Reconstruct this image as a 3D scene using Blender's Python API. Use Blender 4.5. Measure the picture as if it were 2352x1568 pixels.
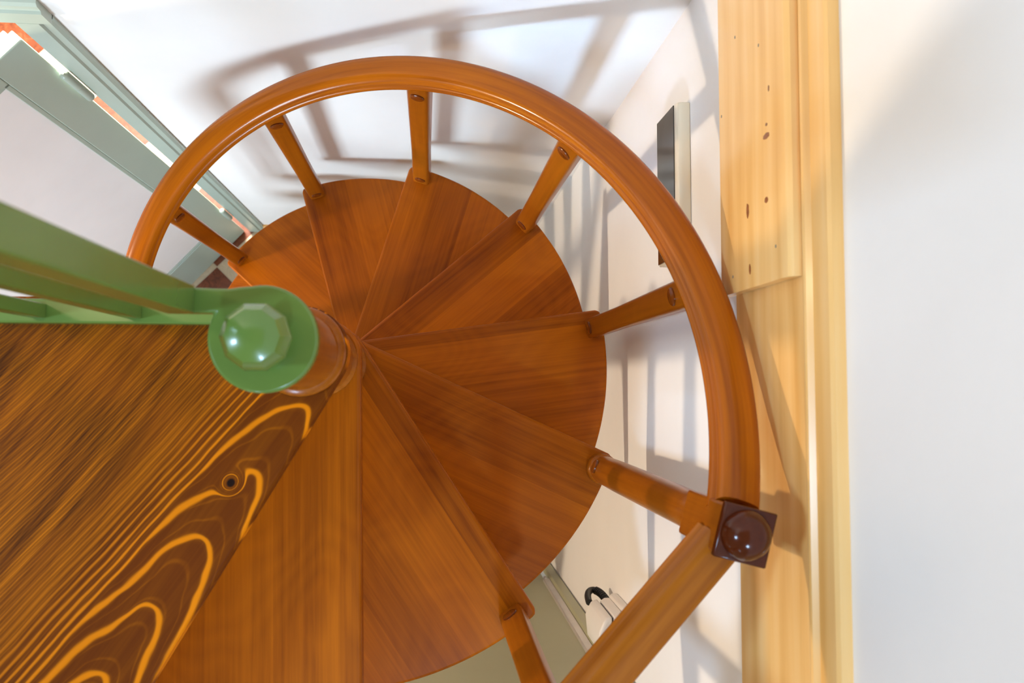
import bpy, bmesh, math, random
from mathutils import Vector, Matrix

for o in list(bpy.data.objects):
    bpy.data.objects.remove(o, do_unlink=True)
S = bpy.context.scene
COL = S.collection
R = math.radians
PI = math.pi

# ------------------------------------------------------------------ camera
CAM = Vector((0.1711723, -0.04588424, 1.1845271))
FPX = 1932.2
cd = bpy.data.cameras.new('camera')
cam = bpy.data.objects.new('camera', cd)
COL.objects.link(cam)
cd.sensor_width = 36.0
cd.lens = FPX / 2352 * 36.0
cd.clip_start = 0.01
cd.dof.use_dof = True
cd.dof.focus_distance = 1.75
cd.dof.aperture_fstop = 5.6
_n = Vector(((981.653 - 1176) / FPX, (891.999 - 784) / FPX, 1.0)).normalized()
_Z = -_n
_X = Vector((1, 0, 0)); _X = (_X - _X.dot(_Z) * _Z).normalized()
_Y = _Z.cross(_X)
right = Vector((_X.x, _Y.x, _Z.x)); down = Vector((_X.y, _Y.y, _Z.y)); fwd = Vector((_X.z, _Y.z, _Z.z))
cam.matrix_world = Matrix(((right.x, -down.x, -fwd.x, CAM.x),
                           (right.y, -down.y, -fwd.y, CAM.y),
                           (right.z, -down.z, -fwd.z, CAM.z), (0, 0, 0, 1)))
S.camera = cam

# ------------------------------------------------------------------ world, lights, exposure
S.view_settings.view_transform = 'Standard'
S.view_settings.look = 'None'
S.view_settings.gamma = 1.0
S.view_settings.use_curve_mapping = False
S.view_settings.exposure = 0.04

w = bpy.data.worlds.new('world'); S.world = w
w.use_nodes = True
bg = w.node_tree.nodes['Background']
bg.inputs['Color'].default_value = (1.0, 0.77, 0.46, 1)
bg.inputs['Strength'].default_value = 0.37


def area(name, loc, target, sx, sy, power, color, spread=180):
    l = bpy.data.lights.new(name, 'AREA'); l.shape = 'RECTANGLE'
    l.size = sx; l.size_y = sy; l.energy = power; l.color = color; l.spread = R(spread)
    o = bpy.data.objects.new(name, l); COL.objects.link(o)
    o.location = loc
    o.rotation_euler = (Vector(target) - Vector(loc)).to_track_quat('-Z', 'Y').to_euler()
    return o


area('window_daylight', (-2.5, -0.55, 2.4), (0.5, -0.1, 0.0), 0.45, 0.45, 70, (0.47, 0.71, 1.0))
area('front_daylight', (0.4, -1.9, 2.3), (-0.1, 0.6, -0.9), 0.26, 0.26, 30, (0.46, 0.71, 1.0))
area('corner_fill', (-0.7, -2.7, 1.0), (0.46, 0.666, -0.52), 0.3, 0.3, 1.3, (0.50, 0.72, 1.0), 17)  # added narrow fill that lightens the back wall corner, no real window
area('stair_hall_fill', (-1.5, -2.3, -0.9), (-0.4, 0.5, -1.5), 0.8, 1.0, 25, (0.68, 0.86, 1.0), 80)  # added fill for the lower back wall and door leaf, no real window
area('hall_daylight', (-1.1, 2.2, -0.3), (-0.8, 1.0, -2.6), 1.0, 1.0, 420, (1.0, 0.90, 0.80))


def lamp(name, loc, power, color, size):
    l = bpy.data.lights.new(name, 'POINT'); l.energy = power; l.color = color; l.shadow_soft_size = size
    o = bpy.data.objects.new(name, l); COL.objects.link(o); o.location = loc


lamp('wall_lamp', (-0.75, 0.30, 1.45), 10, (1.0, 0.74, 0.45), 0.05)
lamp('hall_lamp', (-1.9, -0.25, -0.75), 115, (1.0, 0.80, 0.58), 0.06)

# ------------------------------------------------------------------ materials


class NT:
    def __init__(self, name):
        self.m = bpy.data.materials.new(name); self.m.use_nodes = True
        self.t = self.m.node_tree; self.n = self.t.nodes; self.l = self.t.links
        self.b = self.n['Principled BSDF']

    def node(self, typ, **kw):
        x = self.n.new(typ)
        for k, v in kw.items():
            if k.startswith('i_'):
                x.inputs[k[2:].replace('_', ' ')].default_value = v
            else:
                setattr(x, k, v)
        return x

    def link(self, a, b): self.l.new(a, b)

    def math(self, op, a, b=None, c=None):
        x = self.n.new('ShaderNodeMath'); x.operation = op
        for i, v in enumerate((a, b, c)):
            if v is None: continue
            if isinstance(v, (int, float)): x.inputs[i].default_value = v
            else: self.l.new(v, x.inputs[i])
        return x.outputs[0]

    def ramp(self, fac, stops, interp='LINEAR'):
        r = self.n.new('ShaderNodeValToRGB'); r.color_ramp.interpolation = interp
        e = r.color_ramp.elements
        while len(e) < len(stops): e.new(0.5)
        for i, (p, c) in enumerate(stops):
            e[i].position = p; e[i].color = tuple(c) + (1,) if len(c) == 3 else c
        self.l.new(fac, r.inputs[0]); return r.outputs[0]

    def mix(self, fac, a, b, mode='MIX'):
        x = self.n.new('ShaderNodeMix'); x.data_type = 'RGBA'; x.blend_type = mode
        for sock, v in ((x.inputs[0], fac), (x.inputs[6], a), (x.inputs[7], b)):
            if isinstance(v, (int, float)): sock.default_value = v
            elif isinstance(v, tuple): sock.default_value = v + (1,) if len(v) == 3 else v
            else: self.l.new(v, sock)
        return x.outputs[2]

    def bump(self, h, strength=0.1, dist=0.002):
        x = self.n.new('ShaderNodeBump'); x.inputs['Strength'].default_value = strength
        x.inputs['Distance'].default_value = dist
        self.l.new(h, x.inputs['Height']); self.l.new(x.outputs[0], self.b.inputs['Normal'])

    def coords(self, scale=(1, 1, 1), rot=(0, 0, 0), perobj=0.0):
        tc = self.n.new('ShaderNodeTexCoord')
        out = tc.outputs['Object']
        if perobj:
            oi = self.n.new('ShaderNodeObjectInfo')
            v = self.n.new('ShaderNodeVectorMath'); v.operation = 'MULTIPLY_ADD'
            rr = self.n.new('ShaderNodeCombineXYZ')
            self.l.new(oi.outputs['Random'], rr.inputs[0]); self.l.new(oi.outputs['Random'], rr.inputs[1])
            self.l.new(oi.outputs['Random'], rr.inputs[2])
            self.l.new(rr.outputs[0], v.inputs[0]); v.inputs[1].default_value = (perobj * 3.1, perobj, perobj * 2.3)
            self.l.new(out, v.inputs[2]); out = v.outputs[0]
        mp = self.n.new('ShaderNodeMapping')
        mp.inputs['Scale'].default_value = scale; mp.inputs['Rotation'].default_value = rot
        self.l.new(out, mp.inputs[0]); return mp.outputs[0]

    def noise(self, vec, scale, detail=3.0, rough=0.5, dist=0.0):
        x = self.n.new('ShaderNodeTexNoise')
        x.inputs['Scale'].default_value = scale; x.inputs['Detail'].default_value = detail
        x.inputs['Roughness'].default_value = rough; x.inputs['Distortion'].default_value = dist
        self.l.new(vec, x.inputs['Vector']); return x.outputs[0]

    def done(self, color=None, rough=0.5, coat=0.0, spec=None, coatr=0.1):
        b = self.b
        if color is not None:
            if isinstance(color, tuple): b.inputs['Base Color'].default_value = color + (1,)
            else: self.l.new(color, b.inputs['Base Color'])
        if isinstance(rough, (int, float)): b.inputs['Roughness'].default_value = rough
        else: self.l.new(rough, b.inputs['Roughness'])
        b.inputs['Coat Weight'].default_value = coat
        b.inputs['Coat Roughness'].default_value = coatr
        if spec is not None: b.inputs['Specular IOR Level'].default_value = spec
        return self.m


def wood_fine(name, dark, light, axis=0, perobj=9.0, strips=0.0, rough=0.32, coat=0.35, rings=0.22, spec=0.5):
    """Varnished beech: fine streaks along the axis, faint rings, glued strips."""
    t = NT(name)
    st = [120, 120, 120]; st[axis] = 3.0
    v = t.coords(tuple(st), perobj=perobj)
    n1 = t.noise(v, 1.0, 5, 0.65, 0.25)
    st2 = [20, 20, 20]; st2[axis] = 1.1
    n2 = t.noise(t.coords(tuple(st2), perobj=perobj), 1.0, 3, 0.5, 0.4)
    # rings of a tilted log
    c = t.coords((1, 1, 1), perobj=perobj)
    sp = t.n.new('ShaderNodeSeparateXYZ'); t.link(c, sp.inputs[0])
    ax = [sp.outputs[0], sp.outputs[1], sp.outputs[2]]
    along = ax[axis]; cross = ax[(axis + 1) % 3]
    wob = t.noise(t.coords((3.0, 5, 5), perobj=perobj), 1.0, 1, 0.5, 0.0)
    yy = t.math('FRACT', t.math('MULTIPLY', cross, 6.5))
    yy = t.math('SUBTRACT', yy, 0.5)
    zz = t.math('MULTIPLY_ADD', along, 0.8, t.math('MULTIPLY', wob, 0.9))
    rr = t.math('SQRT', t.math('ADD', t.math('MULTIPLY', yy, yy), t.math('MULTIPLY', zz, zz)))
    rg = t.math('FRACT', t.math('MULTIPLY', rr, 13.0))
    rgm = t.math('MULTIPLY', t.math('PINGPONG', rg, 0.5), rings)
    f = t.math('MULTIPLY_ADD', n1, 0.75, t.math('MULTIPLY', n2, 0.55))
    f = t.math('SUBTRACT', t.math('ADD', f, rgm), 0.19)
    if strips:
        k = t.math('FLOOR', t.math('MULTIPLY', cross, 1.0 / strips))
        wn = t.n.new('ShaderNodeTexWhiteNoise'); wn.noise_dimensions = '1D'; t.link(k, wn.inputs['W'])
        f = t.math('MULTIPLY_ADD', t.math('SUBTRACT', wn.outputs[0], 0.5), 0.38, f)
    col = t.ramp(f, [(0.12, dark), (0.5, tuple(0.45 * a + 0.55 * b for a, b in zip(dark, light))), (0.85, light)])
    t.bump(n1, 0.06, 0.001)
    return t.done(col, rough, coat, spec, coatr=0.20)


def wood_dark():
    """Brushed, dark stained softwood with glowing orange latewood lines (landing)."""
    t = NT('stained_pine_landing')
    c = t.coords()
    sp = t.n.new('ShaderNodeSeparateXYZ'); t.link(c, sp.inputs[0])
    x, y = sp.outputs[0], sp.outputs[1]      # x along the grain, y across; y = 0 at the heart
    w1 = t.math('SUBTRACT', t.noise(t.coords((3.2, 7, 1)), 1.0, 2, 0.5), 0.5)
    w2 = t.math('SUBTRACT', t.noise(t.coords((10, 30, 1)), 1.0, 2, 0.5), 0.5)
    w3 = t.math('SUBTRACT', t.noise(t.coords((9.0, 9.0, 1)), 1.0, 2, 0.5), 0.5)
    yf = t.math('MULTIPLY', y, t.math('SUBTRACT', 1.0, t.math('MULTIPLY', x, 0.55)))
    yw = t.math('ADD', yf, t.math('ADD', t.math('MULTIPLY', w1, 0.015), t.math('MULTIPLY', w2, 0.005)))
    zz = t.math('ADD', t.math('MULTIPLY_ADD', x, -0.118, 0.0908), t.math('MULTIPLY', w3, 0.010))
    kx = t.math('SUBTRACT', x, 0.138); ky = t.math('SUBTRACT', y, -0.014)
    kd2 = t.math('ADD', t.math('MULTIPLY', t.math('MULTIPLY', kx, kx), 0.75), t.math('MULTIPLY', ky, ky))
    kg = t.math('EXPONENT', t.math('MULTIPLY', kd2, -8000.0))
    r = t.math('SQRT', t.math('ADD', t.math('MULTIPLY', yw, yw), t.math('MULTIPLY', zz, zz)))
    far = t.math('MAXIMUM', t.math('SUBTRACT', t.math('ABSOLUTE', yf), 0.05), 0.0)
    r2 = t.math('ADD', r, t.math('MULTIPLY', far, 0.75))
    r = t.math('ADD', r2, t.math('MULTIPLY', kg, 0.030))
    LS = [(0.0, (0.35,) * 3), (0.035, (1.0,) * 3), (0.09, (0.95,) * 3), (0.17, (0.14,) * 3), (0.70, (0.0,) * 3), (0.96, (0.06,) * 3), (1.0, (0.35,) * 3)]
    line = t.ramp(t.math('FRACT', t.math('MULTIPLY', r, 78.0)), LS)
    gz = t.math('MULTIPLY', zz, 0.118)
    grad = t.math('ADD', t.math('DIVIDE', t.math('SQRT', t.math('ADD', t.math('MULTIPLY', yw, yw), t.math('MULTIPLY', gz, gz))), r2), 0.03)
    dd = t.math('DIVIDE', t.math('PINGPONG', t.math('FRACT', t.math('SUBTRACT', t.math('MULTIPLY', r, 78.0), 0.08)), 0.5), t.math('MULTIPLY', grad, 78.0))
    wv = t.noise(t.coords((14, 14, 1)), 1.0, 2, 0.5)
    dd = t.math('DIVIDE', dd, t.math('MULTIPLY_ADD', wv, 1.6, 0.15))
    linec = t.ramp(t.math('MULTIPLY', dd, 100.0), [(0.0, (1,) * 3), (0.18, (0.95,) * 3), (0.40, (0.10,) * 3), (0.6, (0,) * 3)])
    line2 = t.ramp(t.math('FRACT', t.math('MULTIPLY', r, 187.0)), LS)
    fine = t.noise(t.coords((4.0, 190, 1)), 1.0, 4, 0.65, 0.3)
    patch = t.noise(t.coords((3.6, 8.5, 1)), 1.0, 3, 0.6, 0.4)
    streak = t.noise(t.coords((2.2, 34, 1)), 1.0, 3, 0.6, 0.3)
    base = t.mix(t.ramp(patch, [(0.36, (0,) * 3), (0.66, (1,) * 3)]), (0.036, 0.0075, 0.0004), (0.20, 0.047, 0.0006))
    nearh = t.ramp(far, [(0.0, (1,) * 3), (0.08, (0.0,) * 3)])
    base = t.mix(nearh, base, (0.115, 0.023, 0.0005))
    fs = t.math('SUBTRACT', 1.0, t.math('MULTIPLY', nearh, 0.75))
    base = t.mix(t.math('MULTIPLY', fs, t.ramp(streak, [(0.45, (0,) * 3), (0.70, (0.75,) * 3)])), base, (0.33, 0.092, 0.001))
    base = t.mix(t.math('MULTIPLY', fs, t.ramp(fine, [(0.42, (0,) * 3), (0.75, (0.65,) * 3)])), base, (0.30, 0.082, 0.001))
    amt = t.math('MAXIMUM', t.math('MULTIPLY', linec, nearh), t.math('MULTIPLY', t.math('MULTIPLY', fs, t.math('MAXIMUM', line2, line)), t.math('MULTIPLY', t.math('SUBTRACT', streak, 0.24), 1.8)))
    amt = t.math('MINIMUM', t.math('MAXIMUM', amt, 0.0), 1.0)
    col = t.mix(amt, base, (0.66, 0.185, 0.001))
    # dark knot heart
    kdd = t.math('MULTIPLY', kd2, 9000.0)
    col = t.mix(t.ramp(kdd, [(0.16, (1,) * 3), (0.34, (0,) * 3)]), col, (0.012, 0.004, 0.002))
    t.bump(line, 0.15, 0.001)
    return t.done(col, 0.5, 0.0, spec=0.07, coatr=0.2)


def wood_pine():
    t = NT('varnished_pine')
    n1 = t.noise(t.coords((30, 1.6, 30)), 1.0, 4, 0.6, 0.3)
    n2 = t.noise(t.coords((7, 0.7, 7)), 1.0, 2, 0.5, 0.2)
    c = t.coords(); sp = t.n.new('ShaderNodeSeparateXYZ'); t.link(c, sp.inputs[0])
    wob = t.noise(t.coords((4, 1.3, 4)), 1.0, 2, 0.5)
    z = t.math('MULTIPLY_ADD', wob, 0.07, sp.outputs[2])
    g = t.math('PINGPONG', t.math('MULTIPLY', z, 42.0), 1.0)
    f = t.math('ADD', t.math('MULTIPLY', n1, 0.55), t.math('MULTIPLY', n2, 0.45))
    f = t.math('MULTIPLY_ADD', g, 0.16, f)
    col = t.ramp(f, [(0.30, (0.93, 0.65, 0.31)), (0.58, (0.87, 0.52, 0.18)), (0.85, (0.70, 0.35, 0.08))])
    return t.done(col, 0.30, 0.35, coatr=0.15)


def rail_mat():
    t = NT('varnished_beech_rail')
    c = t.coords(); sp = t.n.new('ShaderNodeSeparateXYZ'); t.link(c, sp.inputs[0])
    ang = t.math('ARCTAN2', sp.outputs[1], sp.outputs[0])
    rad = t.math('SQRT', t.math('ADD', t.math('MULTIPLY', sp.outputs[0], sp.outputs[0]), t.math('MULTIPLY', sp.outputs[1], sp.outputs[1])))
    zz = t.math('ADD', sp.outputs[2], t.math('MULTIPLY', ang, 0.3543))
    cb = t.n.new('ShaderNodeCombineXYZ')
    t.link(t.math('MULTIPLY', rad, 1.0), cb.inputs[0]); t.link(t.math('MULTIPLY', ang, 0.58), cb.inputs[1]); t.link(zz, cb.inputs[2])

    def mapped(sx, sy, sz):
        mp = t.n.new('ShaderNodeMapping'); mp.inputs['Scale'].default_value = (sx, sy, sz)
        t.link(cb.outputs[0], mp.inputs[0]); return mp.outputs[0]
    n1 = t.noise(mapped(150, 4, 150), 1.0, 4, 0.6, 0.2); n2 = t.noise(mapped(40, 2.0, 40), 1.0, 3, 0.5, 0.4)
    f = t.math('MULTIPLY_ADD', n1, 0.5, t.math('MULTIPLY', n2, 0.6))
    col = t.ramp(f, [(0.30, (0.19, 0.038, 0.001)), (0.55, (0.37, 0.092, 0.001)), (0.80, (0.48, 0.130, 0.002))])
    return t.done(col, 0.26, 0.28, 0.10, coatr=0.12)


M = {}
M['tread'] = wood_fine('varnished_beech_tread', (0.19, 0.038, 0.0006), (0.49, 0.122, 0.0015), 0, 9.0, 0.105, 0.40, 0.14, 0.16, 0.08)
M['stair'] = wood_fine('varnished_beech_post', (0.17, 0.036, 0.0015), (0.38, 0.105, 0.004), 2, 5.0, 0.0, 0.28, 0.10, 0.12, 0.2)
M['rail'] = rail_mat()
M['rail_straight'] = wood_fine('varnished_beech_straight_rail', (0.20, 0.045, 0.003), (0.46, 0.145, 0.010), 0, 3.0, 0.0, 0.26, 0.12, 0.08, 0.18)
M['cap'] = wood_fine('dark_varnished_cap', (0.050, 0.008, 0.002), (0.095, 0.016, 0.003), 2, 3.0, 0.0, 0.14, 0.08, 0.1, 0.28)
M['plugwood'] = wood_fine('dark_beech_plug', (0.11, 0.020, 0.002), (0.20, 0.045, 0.003), 2, 3.0, 0.0, 0.2, 0.15, 0.1, 0.3)
M['dark'] = wood_dark()
M['pine'] = wood_pine()


def plain(name, color, rough=0.5, var=0.06, scale=8.0, coat=0.0, bump=0.0, bscale=200.0, spec=None, metal=0.0):
    t = NT(name)
    n = t.noise(t.coords(), scale, 4, 0.6)
    lo_ = tuple(max(0, c * (1 - var)) for c in color); hi = tuple(min(1, c * (1 + var)) for c in color)
    col = t.ramp(n, [(0.3, lo_), (0.7, hi)])
    if bump:
        t.bump(t.noise(t.coords(), bscale, 3, 0.6), bump, 0.001)
    t.b.inputs['Metallic'].default_value = metal
    return t.done(col, rough, coat, spec)


M['plaster'] = plain('white_plaster', (0.87, 0.845, 0.815), 0.75, 0.015, 5.0, 0.0, 0.12, 160.0)
M['sage'] = plain('sage_green_paint', (0.37, 0.45, 0.385), 0.38, 0.03, 6.0, 0.1)
M['warm_lit_sage'] = plain('warm_lit_sage_paint', (0.42, 0.41, 0.25), 0.45, 0.03, 6.0, 0.1)  # sage green door paint with the warm light mixed into the colour
M['green'] = plain('leaf_green_enamel', (0.115, 0.205, 0.036), 0.26, 0.05, 9.0, 0.3)
M['white'] = plain('white_door_panel', (0.80, 0.77, 0.76), 0.55, 0.04, 3.0)
M['cream'] = plain('cream_plastic', (0.80, 0.70, 0.52), 0.3, 0.02)
M['glass'] = plain('dark_glass', (0.018, 0.017, 0.013), 0.04, 0.1, 4.0, 0.5)
M['plug'] = plain('white_plug_plastic', (0.84, 0.79, 0.72), 0.4, 0.02)
M['black'] = plain('black_rubber', (0.012, 0.012, 0.012), 0.4, 0.1)
M['metal'] = plain('brushed_aluminium', (0.72, 0.68, 0.64), 0.35, 0.05, 20.0, metal=0.6)
M['slab'] = plain('pale_ceiling_board', (0.75, 0.72, 0.66), 0.7, 0.02)


def tile_mat():
    t = NT('checkered_stone_tiles')
    c = t.coords(); sp = t.n.new('ShaderNodeSeparateXYZ'); t.link(c, sp.inputs[0])
    x, y = sp.outputs[0], sp.outputs[1]; s = 0.30
    u = t.math('DIVIDE', t.math('SUBTRACT', t.math('MULTIPLY', t.math('ADD', x, y), 0.70711), -0.1864), s)
    v = t.math('DIVIDE', t.math('SUBTRACT', t.math('MULTIPLY', t.math('SUBTRACT', x, y), 0.70711), -0.8765), s)
    par = t.math('MODULO', t.math('ADD', t.math('FLOOR', u), t.math('ADD', t.math('FLOOR', v), 200.0)), 2.0)
    n = t.noise(t.coords(), 26.0, 6, 0.7, 1.2)
    brown = t.ramp(n, [(0.3, (0.07, 0.017, 0.006)), (0.55, (0.16, 0.040, 0.014)), (0.75, (0.27, 0.085, 0.04))])
    beige = t.ramp(n, [(0.3, (0.40, 0.31, 0.20)), (0.7, (0.52, 0.42, 0.29))])
    # par: 1 where u,v floors have different parity
    col = t.mix(t.math('GREATER_THAN', par, 0.5), beige, brown)
    gu = t.math('PINGPONG', u, 0.5); gv = t.math('PINGPONG', v, 0.5)
    g = t.math('LESS_THAN', t.math('MINIMUM', gu, gv), 0.006)
    col = t.mix(g, col, (0.35, 0.28, 0.2))
    return t.done(col, 0.28, 0.1)


M['tile'] = tile_mat()

# ------------------------------------------------------------------ mesh helpers


def box(bm, x0, x1, y0, y1, z0, z1):
    v = [bm.verts.new((x, y, z)) for x in (x0, x1) for y in (y0, y1) for z in (z0, z1)]
    for f in ((0, 1, 3, 2), (4, 6, 7, 5), (0, 4, 5, 1), (2, 3, 7, 6), (0, 2, 6, 4), (1, 5, 7, 3)):
        bm.faces.new([v[i] for i in f])


def prism(bm, pts, z0, z1):
    a = [bm.verts.new((x, y, z0)) for x, y in pts]; b = [bm.verts.new((x, y, z1)) for x, y in pts]
    n = len(pts)
    bm.faces.new(list(reversed(a))); bm.faces.new(b)
    for i in range(n):
        bm.faces.new((a[i], a[(i + 1) % n], b[(i + 1) % n], b[i]))


def extrude_y(bm, prof, y0, y1):
    """prof: (x, z) outline extruded along y"""
    a = [bm.verts.new((x, y0, z)) for x, z in prof]; b = [bm.verts.new((x, y1, z)) for x, z in prof]
    n = len(prof)
    bm.faces.new(a); bm.faces.new(list(reversed(b)))
    for i in range(n):
        bm.faces.new((a[(i + 1) % n], a[i], b[i], b[(i + 1) % n]))


def lathe(bm, prof, seg=32, cx=0.0, cy=0.0):
    """prof: (r, z) from bottom to top, closed with caps"""
    rings = []
    for r, z in prof:
        rings.append([bm.verts.new((cx + r * math.cos(2 * PI * k / seg), cy + r * math.sin(2 * PI * k / seg), z)) for k in range(seg)])
    for a, b in zip(rings, rings[1:]):
        for k in range(seg):
            bm.faces.new((a[k], a[(k + 1) % seg], b[(k + 1) % seg], b[k]))
    bm.faces.new(list(reversed(rings[0]))); bm.faces.new(rings[-1])


def sweep(bm, path, prof, closed_prof=True, ups=None):
    """prof: list of (a, b): a along 'side', b along 'up'; path: list of Vectors"""
    n = len(path); rings = []
    for i, p in enumerate(path):
        t = (path[min(i + 1, n - 1)] - path[max(i - 1, 0)]).normalized()
        up = (ups[i] if ups else Vector((0, 0, 1)))
        side = t.cross(up)
        if side.length < 1e-4: side = Vector((1, 0, 0))
        side.normalize(); u2 = side.cross(t).normalized()
        rings.append([bm.verts.new(p + side * a + u2 * b) for a, b in prof])
    m = len(prof)
    for r0, r1 in zip(rings, rings[1:]):
        for k in range(m):
            bm.faces.new((r0[k], r0[(k + 1) % m], r1[(k + 1) % m], r1[k]))
    bm.faces.new(list(reversed(rings[0]))); bm.faces.new(rings[-1])


def circ(r, n=12): return [(r * math.cos(2 * PI * k / n), r * math.sin(2 * PI * k / n)) for k in range(n)]


def obj(name, bm, mat, parent=None, loc=(0, 0, 0), rotz=0.0, smooth=True, bevel=0.0, seg=2, angle=35):
    bmesh.ops.recalc_face_normals(bm, faces=bm.faces)
    me = bpy.data.meshes.new(name); bm.to_mesh(me); bm.free()
    me.materials.append(mat)
    if smooth:
        me.polygons.foreach_set('use_smooth', [True] * len(me.polygons))
        me.set_sharp_from_angle(angle=R(angle))
    o = bpy.data.objects.new(name, me); COL.objects.link(o)
    o.location = loc; o.rotation_euler = (0, 0, rotz)
    if parent: o.parent = parent
    if bevel:
        b = o.modifiers.new('bevel', 'BEVEL'); b.width = bevel; b.segments = seg
        b.limit_method = 'ANGLE'; b.angle_limit = R(35); b.harden_normals = False
    return o


def empty(name, loc, label=None, cat=None, kind=None, group=None, rotz=0.0):
    o = bpy.data.objects.new(name, None); COL.objects.link(o)
    o.location = loc; o.rotation_euler = (0, 0, rotz); o.empty_display_size = 0.1
    return tag(o, label, cat, kind, group)


def tag(o, label=None, cat=None, kind=None, group=None):
    if label: o['label'] = label
    if cat: o['category'] = cat
    if kind: o['kind'] = kind
    if group: o['group'] = group
    return o


B = bmesh.new
ZF = -2.6          # lower floor; the landing is z = 0
YB = 0.666         # back wall face
XR = 0.65          # right wall face
YFW = -0.735       # front wall face

# ------------------------------------------------------------------ the setting
b = B(); box(b, -3.4, XR + 0.12, -2.6, 4.0, ZF - 0.1, ZF)
tag(obj('floor', b, M['tile'], smooth=False), 'checkered floor of brown marble and beige stone tiles', 'floor', 'structure')

b = B()
box(b, -0.615, XR, YB, YB + 0.12, ZF, 2.3)
box(b, -1.50, -0.615, YB, YB + 0.12, -0.465, 2.3)
box(b, -3.4, -1.50, YB, YB + 0.12, ZF, 2.3)
tag(obj('wall_back', b, M['plaster'], smooth=False), 'white plastered wall behind the stair with the sage green door', 'wall', 'structure')

b = B(); box(b, XR, XR + 0.12, -2.6, YB + 0.12, ZF, 2.3)
tag(obj('wall_right', b, M['plaster'], smooth=False), 'white plastered wall along the right with a pine trim', 'wall', 'structure')

b = B()
box(b, 0.645, XR, YFW - 0.1, YFW, ZF, -0.30)
box(b, -0.25, 0.645, YFW - 0.1, YFW, -0.48, -0.30)
box(b, -0.36, -0.25, YFW - 0.1, YFW, ZF, -0.30)
tag(obj('wall_front', b, M['plaster'], smooth=False), 'lower wall in front of the stair holding the second sage green door', 'wall', 'structure')

b = B()
extrude_y(b, [(YB - 0.014, ZF), (YB - 0.014, ZF + 0.06), (YB - 0.009, ZF + 0.07), (YB, ZF + 0.07), (YB, ZF)], 0, 1)
for v in b.verts: v.co = Vector((-0.545 + (XR + 0.545) * v.co.y, v.co.x, v.co.z))
tag(obj('baseboard_back', b, M['pine']), 'pine baseboard at the foot of the back wall', 'baseboard', 'structure')

# pine trim on the right wall: long moulded board and a cover board over its far end
b = B()
prof = [(XR, -0.025), (0.630, -0.025), (0.628, -0.022), (0.628, 0.203), (0.6245, 0.208), (0.6235, 0.212), (0.6245, 0.216), (0.631, 0.221), (0.633, 0.256), (0.636, 0.262), (XR, 0.262)]
extrude_y(b, prof, -1.6, YB)
tag(obj('trim_1', b, M['pine'], angle=12), 'long pine trim board with a beaded upper edge on the right wall', 'trim', 'structure')

t = empty('trim_2', (0, 0, 0), 'shorter knotty pine cover board over the far end of the trim', 'trim', 'structure')
b = B()
prof = [(0.6275, -0.043), (0.615, -0.043), (0.612, -0.040), (0.612, 0.180), (0.614, 0.190), (0.619, 0.197), (0.6275, 0.200)]
extrude_y(b, prof, 0.092, YB)
obj('cover_board', b, M['pine'], t, angle=12)


def disc_patch(bm, X, y, z, ry, rz, n=14, seed=0):
    rnd = random.Random(seed)
    pts = []
    for k in range(n):
        a = 2 * PI * k / n; q = 1 + rnd.uniform(-0.12, 0.12)
        pts.append((y + ry * q * math.cos(a), z + rz * q * math.sin(a)))
    A = [bm.verts.new((X, p[0], p[1])) for p in pts]; C = [bm.verts.new((X - 0.0006, p[0], p[1])) for p in pts]
    bm.faces.new(C); bm.faces.new(list(reversed(A)))
    for k in range(n): bm.faces.new((A[k], A[(k + 1) % n], C[(k + 1) % n], C[k]))


M['knot'] = plain('pine_knot', (0.30, 0.10, 0.025), 0.35, 0.35, 120.0, 0.3)
M['nail'] = plain('nail_head', (0.16, 0.15, 0.14), 0.4, 0.1)
for (y, z, ry, rz) in ((0.200, 0.068, 0.011, 0.0045), (0.201, 0.133, 0.004, 0.0055), (0.118, 0.073, 0.007, 0.003), (0.285, 0.136, 0.004, 0.010), (0.300, 0.137, 0.002, 0.003), (0.345, 0.146, 0.004, 0.002)):
    b = B(); disc_patch(b, 0.6121, y, z, ry, rz, seed=int(y * 1000))
    tag(obj('knot', b, M['knot'], t, smooth=False), 'dark brown knot')
for (y, z) in ((0.116, 0.008), (0.135, 0.160), (0.365, -0.030), (0.462, 0.030), (0.415, 0.115)):
    b = B(); disc_patch(b, 0.6121, y, z, 0.0022, 0.0015, 8)
    tag(obj('nail', b, M['nail'], t, smooth=False), 'small grey nail head')

# ------------------------------------------------------------------ sage green door in the back wall
d1 = empty('door_1', (-0.615, YB, ZF), 'sage green door with a white panel standing ajar in the back wall', 'door', 'structure')
OFF = Vector((-0.615, YB, ZF))


def at(bm, off=OFF):
    bmesh.ops.translate(bm, verts=bm.verts, vec=-off); return bm


YC = YB - 0.02
b = B()
# moulded casing: two jambs and a header, each with a stepped profile
for (x0, x1, sx) in ((-0.615, -0.545, 1), (-1.57, -1.50, -1)):
    if sx > 0: prof = [(x0, YB), (x0, YC + 0.004), (x0 + 0.004, YC), (x0 + 0.046, YC), (x0 + 0.050, YC + 0.005), (x1 - 0.006, YC + 0.006), (x1, YC + 0.011), (x1, YB)]
    else: prof = [(x1, YB), (x1, YC + 0.004), (x1 - 0.004, YC), (x1 - 0.046, YC), (x1 - 0.050, YC + 0.005), (x0 + 0.006, YC + 0.006), (x0, YC + 0.011), (x0, YB)]
    prism(b, prof, ZF, -0.465 if False else -0.462)
prof = [(YB, -0.465), (YC + 0.004, -0.465), (YC, -0.461), (YC, -0.419), (YC + 0.005, -0.415), (YC + 0.006, -0.401), (YC + 0.011, -0.395), (YB, -0.395)]
a_ = [b.verts.new((-1.57, y, z)) for y, z in prof]; c_ = [b.verts.new((-0.545, y, z)) for y, z in prof]
b.faces.new(a_); b.faces.new(list(reversed(c_)))
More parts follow.
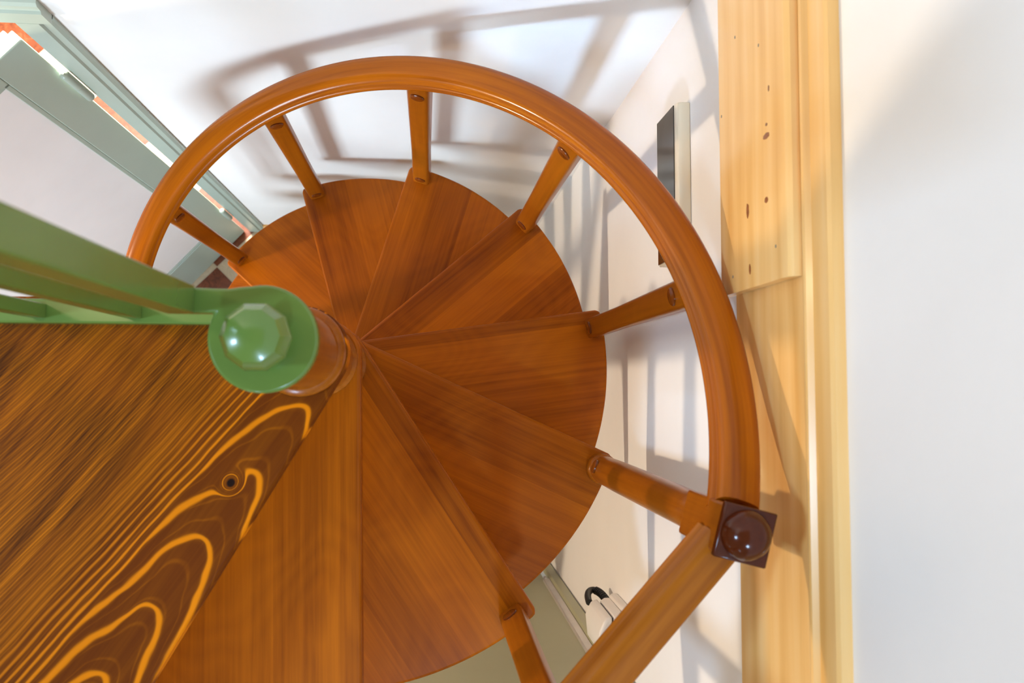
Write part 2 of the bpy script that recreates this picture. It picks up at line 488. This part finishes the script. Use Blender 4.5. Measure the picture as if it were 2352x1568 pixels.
for i in range(len(prof)): b.faces.new((a_[i], a_[(i + 1) % len(prof)], c_[(i + 1) % len(prof)], c_[i]))
obj('door_casing', at(b), M['sage'], d1)
# lining of the opening
b = B(); box(b, -0.6149, -0.605, YB, YB + 0.12, ZF, -0.466)
box(b, -1.51, -1.5001, YB, YB + 0.12, ZF, -0.466); box(b, -1.5, -0.615, YB, YB + 0.12, -0.4649, -0.455)
for v in b.verts: v.co.y = min(v.co.y, YB + 0.119)
obj('door_lining', at(b), M['sage'], d1, smooth=False)

ua = Vector((-0.681, -0.732, 0)).normalized(); na = Vector((-ua.y, ua.x, 0)); A0 = Vector((-0.649, 0.630, 0))


def leafbox(bm, u0, u1, n0, n1, z0, z1):
    s = len(bm.verts); box(bm, u0, u1, n0, n1, z0, z1)
    bm.verts.ensure_lookup_table()
    for v in bm.verts[s:]:
        v.co = A0 + ua * v.co.x + na * v.co.y + Vector((0, 0, v.co.z))


U0, U1, ZT, ZB_ = -0.022, 0.80, -0.54, ZF + 0.008
pu0, pu1, pz0, pz1 = 0.066, 0.70, -2.285, -0.618
b = B()
leafbox(b, U0, pu0, -0.028, 0, ZB_, ZT); leafbox(b, pu1, U1, -0.028, 0, ZB_, ZT)
leafbox(b, pu0, pu1, -0.028, 0, ZB_, pz0); leafbox(b, pu0, pu1, -0.028, 0, pz1, ZT)
leafbox(b, U0 + 0.012, U1 - 0.012, -0.048, -0.0281, ZB_, ZT + 0.012 - 0.025)
leaf = obj('door_leaf', at(b), M['sage'], d1, smooth=False, bevel=0.0025)
b = B(); leafbox(b, pu0 - 0.004, pu1 + 0.004, -0.0275, -0.009, pz0 - 0.004, pz1 + 0.004)
tag(obj('door_panel', at(b), M['white'], leaf, smooth=False), 'matt white panel')
b = B()
for (q0, q1, z0, z1) in ((pu0, pu0 + 0.012, pz0, pz1), (pu1 - 0.012, pu1, pz0, pz1), (pu0, pu1, pz0, pz0 + 0.012), (pu0, pu1, pz1 - 0.012, pz1)):
    leafbox(b, q0, q1, -0.0089, -0.003, z0, z1)
obj('bead', at(b), M['sage'], leaf, smooth=False, bevel=0.002)
for (z0, z1) in ((-0.85, -0.70), (-2.26, -2.12)):
    b = B(); r_ = 0.0105; zm = (z0 + z1) / 2
    lathe(b, [(0.003, z0 - 0.004), (r_ * 0.8, z0), (r_, z0 + 0.004), (r_, zm - 0.001), (r_ * 0.86, zm), (r_, zm + 0.001), (r_, z1 - 0.004), (r_ * 0.8, z1), (0.003, z1 + 0.004)], 20, -0.621, YC - 0.008)
    obj('hinge', at(b), M['sage'], d1)

# ------------------------------------------------------------------ sage green door in the front wall, warm light painted into its colour
d2 = empty('door_2', (0.62, YFW, ZF), 'closed sage green door, warm light painted into its colour, with a bright metal strip below the stair', 'door', 'structure')
OF2 = Vector((0.62, YFW, ZF))
b = B()
extrude_y(b, [(0, 0), (0.038, 0), (0.038, 0.012), (0.034, 0.018), (0.006, 0.020), (0, 0.014)], 0, 1)
for v in b.verts: v.co = Vector((0.610 + v.co.x, YFW + v.co.z, ZF + v.co.y * (-0.44 - ZF)))
box(b, -0.29, 0.648, YFW, YFW + 0.018, -0.48, -0.41)
obj('door_casing', at(b, OF2), M['warm_lit_sage'], d2, smooth=False)
b = B(); box(b, -0.25, 0.595, YFW - 0.045, YFW + 0.002, ZF + 0.008, -0.482)
obj('door_leaf', at(b, OF2), M['warm_lit_sage'], d2, smooth=False, bevel=0.003)
b = B(); box(b, 0.5855, 0.6095, YFW - 0.02, YFW + 0.012, -1.84, -0.482)
tag(obj('edge_strip', at(b, OF2), M['metal'], d2, smooth=False, bevel=0.0025), 'bright metal strip along the door edge')
b = B(); lathe(b, [(0.004, -1.872), (0.006, -1.868), (0.006, -1.842), (0.004, -1.840)], 14, 0.597, YFW + 0.008)
tag(obj('hinge_pin', at(b, OF2), M['metal'], d2), 'small metal pin')

# ------------------------------------------------------------------ landing
TH0 = -56.806; DTH = 32.341; OFFN = 0.063; RT = 0.60; RISE = 0.2
thN0 = R(TH0 - 2 * DTH)
e0 = Vector((math.cos(thN0), math.sin(thN0))); t0 = Vector((-e0.y, e0.x))
hub = 0.064; hc = Vector((-0.003, 0.005))
pts = []
ang0 = math.atan2(t0.y, t0.x)
k = 24
for i in range(k + 1):
    a = ang0 + (PI / 2 - ang0) * i / k
    pts.append((hc.x + hub * math.cos(a), hc.y + hub * math.sin(a)))
pts += [(-0.05, 0.078), (-1.35, 0.078), (-1.35, -1.30)]
p_end = hc + t0 * hub + e0 * 1.45
pts += [(p_end.x, -1.30)] if p_end.y < -1.30 else [(p_end.x, p_end.y), (p_end.x, -1.30)]
GA = R(-125.2)
b = B(); prism(b, pts, -0.042, 0.0)
HP = Vector((-0.003, -0.069, 0))        # heart of the board pattern
bmesh.ops.translate(b, verts=b.verts, vec=-HP)
bmesh.ops.rotate(b, verts=b.verts, cent=(0, 0, 0), matrix=Matrix.Rotation(-GA, 3, 'Z'))
landing = obj('landing', b, M['dark'], None, HP, GA, bevel=0.004)
tag(landing, 'dark stained pine landing with glowing orange grain at the stair head', 'landing')

# ------------------------------------------------------------------ spiral staircase
st = empty('spiral_staircase', (0, 0, ZF), 'varnished reddish brown wooden spiral staircase with fan shaped treads', 'staircase')


def L(z): return z - ZF


def tread_outline():
    d = R(DTH); p = []
    ob = 0.018
    eb = Vector((math.cos(-d), math.sin(-d))); tb = Vector((-eb.y, eb.x))
    rh = 0.0665
    x1 = math.sqrt(RT * RT - OFFN * OFFN)
    c = 0.012
    p.append((0.004, OFFN)); p.append((x1 - c, OFFN)); p.append((x1 - c * 0.4, OFFN - c * 0.12)); p.append((x1 - c * 0.05, OFFN - c * 0.5))
    a0 = math.asin((OFFN - c * 1.1) / RT); sb = math.sqrt(RT * RT - ob * ob); pb = eb * sb + tb * ob
    a1 = math.atan2(pb.y, pb.x)
    for i in range(26):
        a = a0 + (a1 - a0) * i / 25; p.append((RT * math.cos(a), RT * math.sin(a)))
    sh = math.sqrt(rh * rh - ob * ob); ph = eb * sh + tb * ob
    a2 = math.atan2(ph.y, ph.x)
    for i in range(25):
        a = a2 + (-1.5 * PI + 0.33 - a2) * i / 24; p.append((rh * math.cos(a), rh * math.sin(a)))
    return p


def tread_angle(i): return R(TH0 + DTH * (i - 2))


def make_tread():
    b = B(); prism(b, list(reversed(tread_outline())), -0.038, 0.0)
    return obj('tread', b, M['tread'], st, bevel=0.006, seg=4)


proto = make_tread()
for i in range(1, 13):
    o = proto if i == 1 else proto.copy()
    if i > 1: COL.objects.link(o); o.parent = st
    o.location = (0, 0, L(-RISE * i)); o.rotation_euler = (0, 0, tread_angle(i))

# central column: spacer sleeves between the treads, plus the sleeve that carries the green cap
b = B()
prof = [(0.052, L(ZF))]
for i in range(12, 0, -1):
    z = -RISE * i
    prof += [(0.052, L(z - 0.050)), (0.058, L(z - 0.046)), (0.058, L(z - 0.039)), (0.056, L(z - 0.038)), (0.056, L(z)), (0.058, L(z + 0.002)), (0.058, L(z + 0.008)), (0.052, L(z + 0.014))]
prof += [(0.052, L(-0.043))]
lathe(b, prof, 48)
obj('column', b, M['stair'], st)
RB = 0.577
RC = 0.58
HRAIL = 0.79


def rail_z(th_deg):       # rail centre line
    return -RISE * ((th_deg - (TH0 + 2.2)) / DTH + 2) + HRAIL


def make_baluster():
    """local x = outward; flat post tapering slightly, two plugged screw holes on the inner face"""
    b = B(); H = HRAIL - 0.012
    secs = [(0.0, 0.0195, 0.0235), (0.06, 0.0195, 0.0235), (0.30, 0.0185, 0.0225), (H, 0.0195, 0.0245)]
    rings = []
    for z, hx, hy in secs:
        pr = []
        c = 0.009
        for sx, sy in ((1, 1), (-1, 1), (-1, -1), (1, -1)):
            for kk in range(4):
                a = {(1, 1): 0, (-1, 1): PI / 2, (-1, -1): PI, (1, -1): 1.5 * PI}[(sx, sy)] + PI / 2 * kk / 3
                pr.append((sx * (hx - c) + c * math.cos(a), sy * (hy - c) + c * math.sin(a)))
        rings.append([b.verts.new((x, y, z)) for x, y in pr])
    n = len(rings[0])
    for r0, r1 in zip(rings, rings[1:]):
        for k in range(n): b.faces.new((r0[k], r0[(k + 1) % n], r1[(k + 1) % n], r1[k]))
    b.faces.new(list(reversed(rings[0]))); b.faces.new(rings[-1])
    bal = obj('baluster', b, M['stair'], st, bevel=0.003)
    for z in (0.045, HRAIL - 0.075):
        b = B(); lathe(b, [(0.0145, 0.0), (0.0145, 0.0035), (0.0125, 0.005), (0.004, 0.0055)], 24)
        bmesh.ops.rotate(b, verts=b.verts, cent=(0, 0, 0), matrix=Matrix.Rotation(-PI / 2, 3, 'Y'))
        obj('plug', b, M['plugwood'], bal, (-0.0185, 0, z))
    return bal


bal_angles = [(i, TH0 + DTH * (i - 2) + 2.1) for i in (2, 4, 5, 6, 7, 8, 9, 10, 11)]
balp = make_baluster()
plugs = list(balp.children)
first = True
for i, a in bal_angles:
    if first: o = balp; first = False
    else:
        o = balp.copy(); COL.objects.link(o); o.parent = st
        for pgo in plugs:
            q = pgo.copy(); COL.objects.link(q); q.parent = o
    o.location = (RB * math.cos(R(a)), RB * math.sin(R(a)), L(-RISE * i)); o.rotation_euler = (0, 0, R(a))

# handrail profile: rounded oval with a bead on the inner lower side
rp = []
for kk in range(19):                      # outer foot, over the top, to the inner groove
    a = R(-60) + R(232) * kk / 18
    ca, sa = math.cos(a), math.sin(a)
    rp.append((0.0285 * math.copysign(abs(ca) ** 0.7, ca), 0.026 * math.copysign(abs(sa) ** 0.7, sa)))
rp += [(-0.0240, -0.0005), (-0.0235, -0.0025), (-0.0262, -0.0040), (-0.0290, -0.0075), (-0.0300, -0.0120), (-0.0290, -0.0170), (-0.0255, -0.0215), (-0.0200, -0.0240), (0.0120, -0.0250)]
rpm = [(-x, z) for x, z in reversed(rp)]
path = []
a = -19.5
while a <= 320:
    path.append(Vector((RC * math.cos(R(a)), RC * math.sin(R(a)), L(min(rail_z(a), 0.176)))))
    a += 1.25
b = B(); sweep(b, path, rp)
obj('handrail', b, M['rail'], st)

NA = R(-21.8); NR = 0.583
NX, NY = NR * math.cos(NA), NR * math.sin(NA)
# upper handrail from the newel towards the landing
ud = Vector((-0.66, -0.715, 0.02)).normalized()
path = [Vector((0.02 + 0.46 * kk / 14.0, 0, 0)) for kk in range(15)]
b = B(); sweep(b, path, rpm)
o = obj('handrail', b, M['rail_straight'], st, (NX, NY, L(0.172)))
o.rotation_euler = (0, -math.asin(ud.z), math.atan2(ud.y, ud.x))

# newel post on the third tread
nw_b = B()
z3 = L(-0.6)
lathe(nw_b, [(0.0325, z3), (0.0325, z3 + 0.022), (0.0300, z3 + 0.027), (0.0270, z3 + 0.029), (0.0270, z3 + 0.034), (0.0295, z3 + 0.042), (0.0300, z3 + 0.2), (0.0275, L(0.02)), (0.0270, L(0.075)), (0.025, L(0.08))], 32)
nw = obj('newel_post', nw_b, M['stair'], st, (NX, NY, 0))
b = B(); prism(b, [(-0.030, -0.030), (0.030, -0.030), (0.030, 0.030), (-0.030, 0.030)], L(0.075), L(0.215))
obj('newel_block', b, M['stair'], nw, rotz=R(-14.7), bevel=0.004)
b = B()
prism(b, [(-0.0325, -0.0325), (0.0325, -0.0325), (0.0325, 0.0325), (-0.0325, 0.0325)], L(0.215), L(0.226))
obj_cap = obj('newel_cap', b, M['cap'], nw, rotz=R(-14.7), bevel=0.002)
b = B(); pr = []
for kk in range(13):
    a = PI / 2 * kk / 12; pr.append((0.0295 * math.cos(a) + 0.0002, L(0.2262) + 0.026 * math.sin(a)))
lathe(b, pr, 36)
obj('cap_dome', b, M['cap'], nw, rotz=R(-14.7))
b = B(); lathe(b, [(0.0145, 0.0), (0.0145, 0.0035), (0.0125, 0.005), (0.004, 0.0055)], 24)
bmesh.ops.rotate(b, verts=b.verts, cent=(0, 0, 0), matrix=Matrix.Rotation(-PI / 2, 3, 'Y'))
tag(obj('plug', b, M['plugwood'], nw, (-0.0290 * math.cos(NA), -0.0290 * math.sin(NA), z3 + 0.075), NA), None)

# ------------------------------------------------------------------ green landing railing
rl = empty('landing_railing', (0, 0, 0), 'leaf green railing with a faceted knob on top of the stair column', 'railing')
dc = Vector((-0.001, 0.006))
b = B(); lathe(b, [(0.062, 0.0005), (0.062, 0.008), (0.059, 0.013), (0.053, 0.016), (0.051, 0.020), (0.051, 0.2615)], 48, hc.x, hc.y)
tag(obj('column_sleeve', b, M['stair'], rl), 'glossy reddish brown wooden sleeve')
b = B(); pts = []
tx, ty0, ty1 = -0.098, 0.033, 0.0605
a_top = math.atan2(0.052, -0.020); rr = 0.057
n = 44
a_bot = math.atan2(ty0 - dc.y, -math.sqrt(rr * rr - (ty0 - dc.y) ** 2)) - 2 * PI
a_t = math.atan2(math.sqrt(rr * rr - 0.012 ** 2), -0.012)
pts.append((tx, ty1)); pts.append((tx, ty0))
for i in range(n + 1):
    a = a_bot + 2 * PI + (a_t - a_bot - 2 * PI + 2 * PI) * i / n
    pts.append((dc.x + rr * math.cos(a), dc.y + rr * math.sin(a)))
pts += [(-0.026, 0.0605), (-0.036, 0.0588), (-0.05, 0.0588)]
prism(b, pts, 0.262, 0.282)
obj('cap_plate', b, M['green'], rl, bevel=0.003)
b = B()
pr = [(0.022, 0.2821), (0.022, 0.288), (0.029, 0.294), (0.0345, 0.304), (0.0360, 0.314), (0.0345, 0.325), (0.027, 0.337), (0.0165, 0.3425), (0.006, 0.344)]
lathe(b, pr, 10, dc.x, dc.y)
obj('knob', b, M['green'], rl, angle=28)
b = B(); box(b, -0.097, -0.064, 0.030, 0.0612, 0.0, 0.001)
b.free()
b = B(); box(b, -0.0985, -0.071, 0.0315, 0.0615, 0.2821, 0.93)
obj('post', b, M['green'], rl, smooth=False, bevel=0.002)
b = B(); box(b, -1.30, -0.055, 0.040, 0.0725, 0.0, 0.026)
obj('bottom_rail', b, M['green'], rl, smooth=False, bevel=0.003)
b = B(); box(b, -1.30, -0.065, 0.030, 0.066, 0.9301, 0.965)
obj('top_rail', b, M['green'], rl, smooth=False, bevel=0.004)
b = B(); box(b, -0.0095, 0.0095, -0.0095, 0.0095, 0.0, 0.904)
bar = obj('baluster', b, M['green'], rl, (-0.2165, 0.056, 0.026), smooth=False, bevel=0.002)
for x in (-0.3375, -0.4585, -0.5795, -0.70, -0.82, -0.94, -1.06, -1.18):
    o = bar.copy(); COL.objects.link(o); o.parent = rl; o.location = (x, 0.056, 0.026)

# ------------------------------------------------------------------ framed dark glass on the right wall
gp = empty('glass_wall_unit', (XR, 0.335, -0.43), 'narrow cream framed unit with a dark glass front on the right wall', 'wall unit')
b = B()
extrude_y(b, [(0, 0), (-0.020, 0), (-0.025, 0.003), (-0.0255, 0.118), (-0.022, 0.128), (-0.014, 0.131), (0, 0.131)], -0.142, 0.146)
obj('frame', b, M['cream'], gp, bevel=0.0015)
b = B(); box(b, -0.0275, -0.0257, -0.139, 0.144, 0.005, 0.116)
tag(obj('glass_front', b, M['glass'], gp, smooth=False), 'glossy black glass front')

# ------------------------------------------------------------------ plug on the right wall
pl = empty('power_plug', (XR, -0.615, -0.93), 'white plug adapter with a black cable in the right wall below the handrail', 'plug')
b = B()
prism(b, [(0, -0.055), (0, 0.048), (-0.014, 0.048), (-0.018, 0.042), (-0.018, -0.050), (-0.014, -0.055)], 0.0, 0.17)
obj('socket_plate', b, M['plug'], pl, bevel=0.003)
b = B()
prism(b, [(-0.0181, -0.046), (-0.0181, 0.040), (-0.030, 0.040), (-0.040, 0.034), (-0.040, -0.046)], 0.005, 0.155)
obj('plug_base', b, M['plug'], pl, bevel=0.003)
b = B(); box(b, -0.0425, -0.0401, -0.040, 0.032, 0.02, 0.14)
tag(obj('seam', b, M['black'], pl, smooth=False), 'dark seam between the halves')
b = B()
prism(b, [(-0.0426, -0.050), (-0.0426, 0.036), (-0.058, 0.030), (-0.070, 0.004), (-0.066, -0.040), (-0.058, -0.050)], -0.01, 0.145)
obj('plug_body', b, M['plug'], pl, bevel=0.006, seg=3)
path = []
for kk in range(21):
    a = PI * kk / 20
    path.append(Vector((-0.040 - 0.020 * math.cos(a), 0.026 + 0.012 * math.sin(a), -0.012 - 0.062 * math.sin(a))))
b = B(); sweep(b, path, circ(0.0075), ups=[Vector((0, 1, 0))] * len(path))
cb_ = tag(obj('cable', b, M['black'], pl), 'black cable loop')
for kk in range(12, 19):
    a = PI * kk / 20 + 0.04; p = Vector((-0.040 - 0.020 * math.cos(a), 0.026 + 0.012 * math.sin(a), -0.012 - 0.062 * math.sin(a)))
    b = B(); lathe(b, [(0.0075, -0.0018), (0.0092, -0.001), (0.0092, 0.001), (0.0075, 0.0018)], 14)
    o = obj('strain_relief_ring', b, M['black'], cb_, p)
    tng = Vector((0.020 * math.sin(a), 0.012 * math.cos(a), -0.062 * math.cos(a)))
    o.rotation_euler = tng.to_track_quat('Z', 'Y').to_euler()

pl.scale = (1.15, 1.15, 1.15)
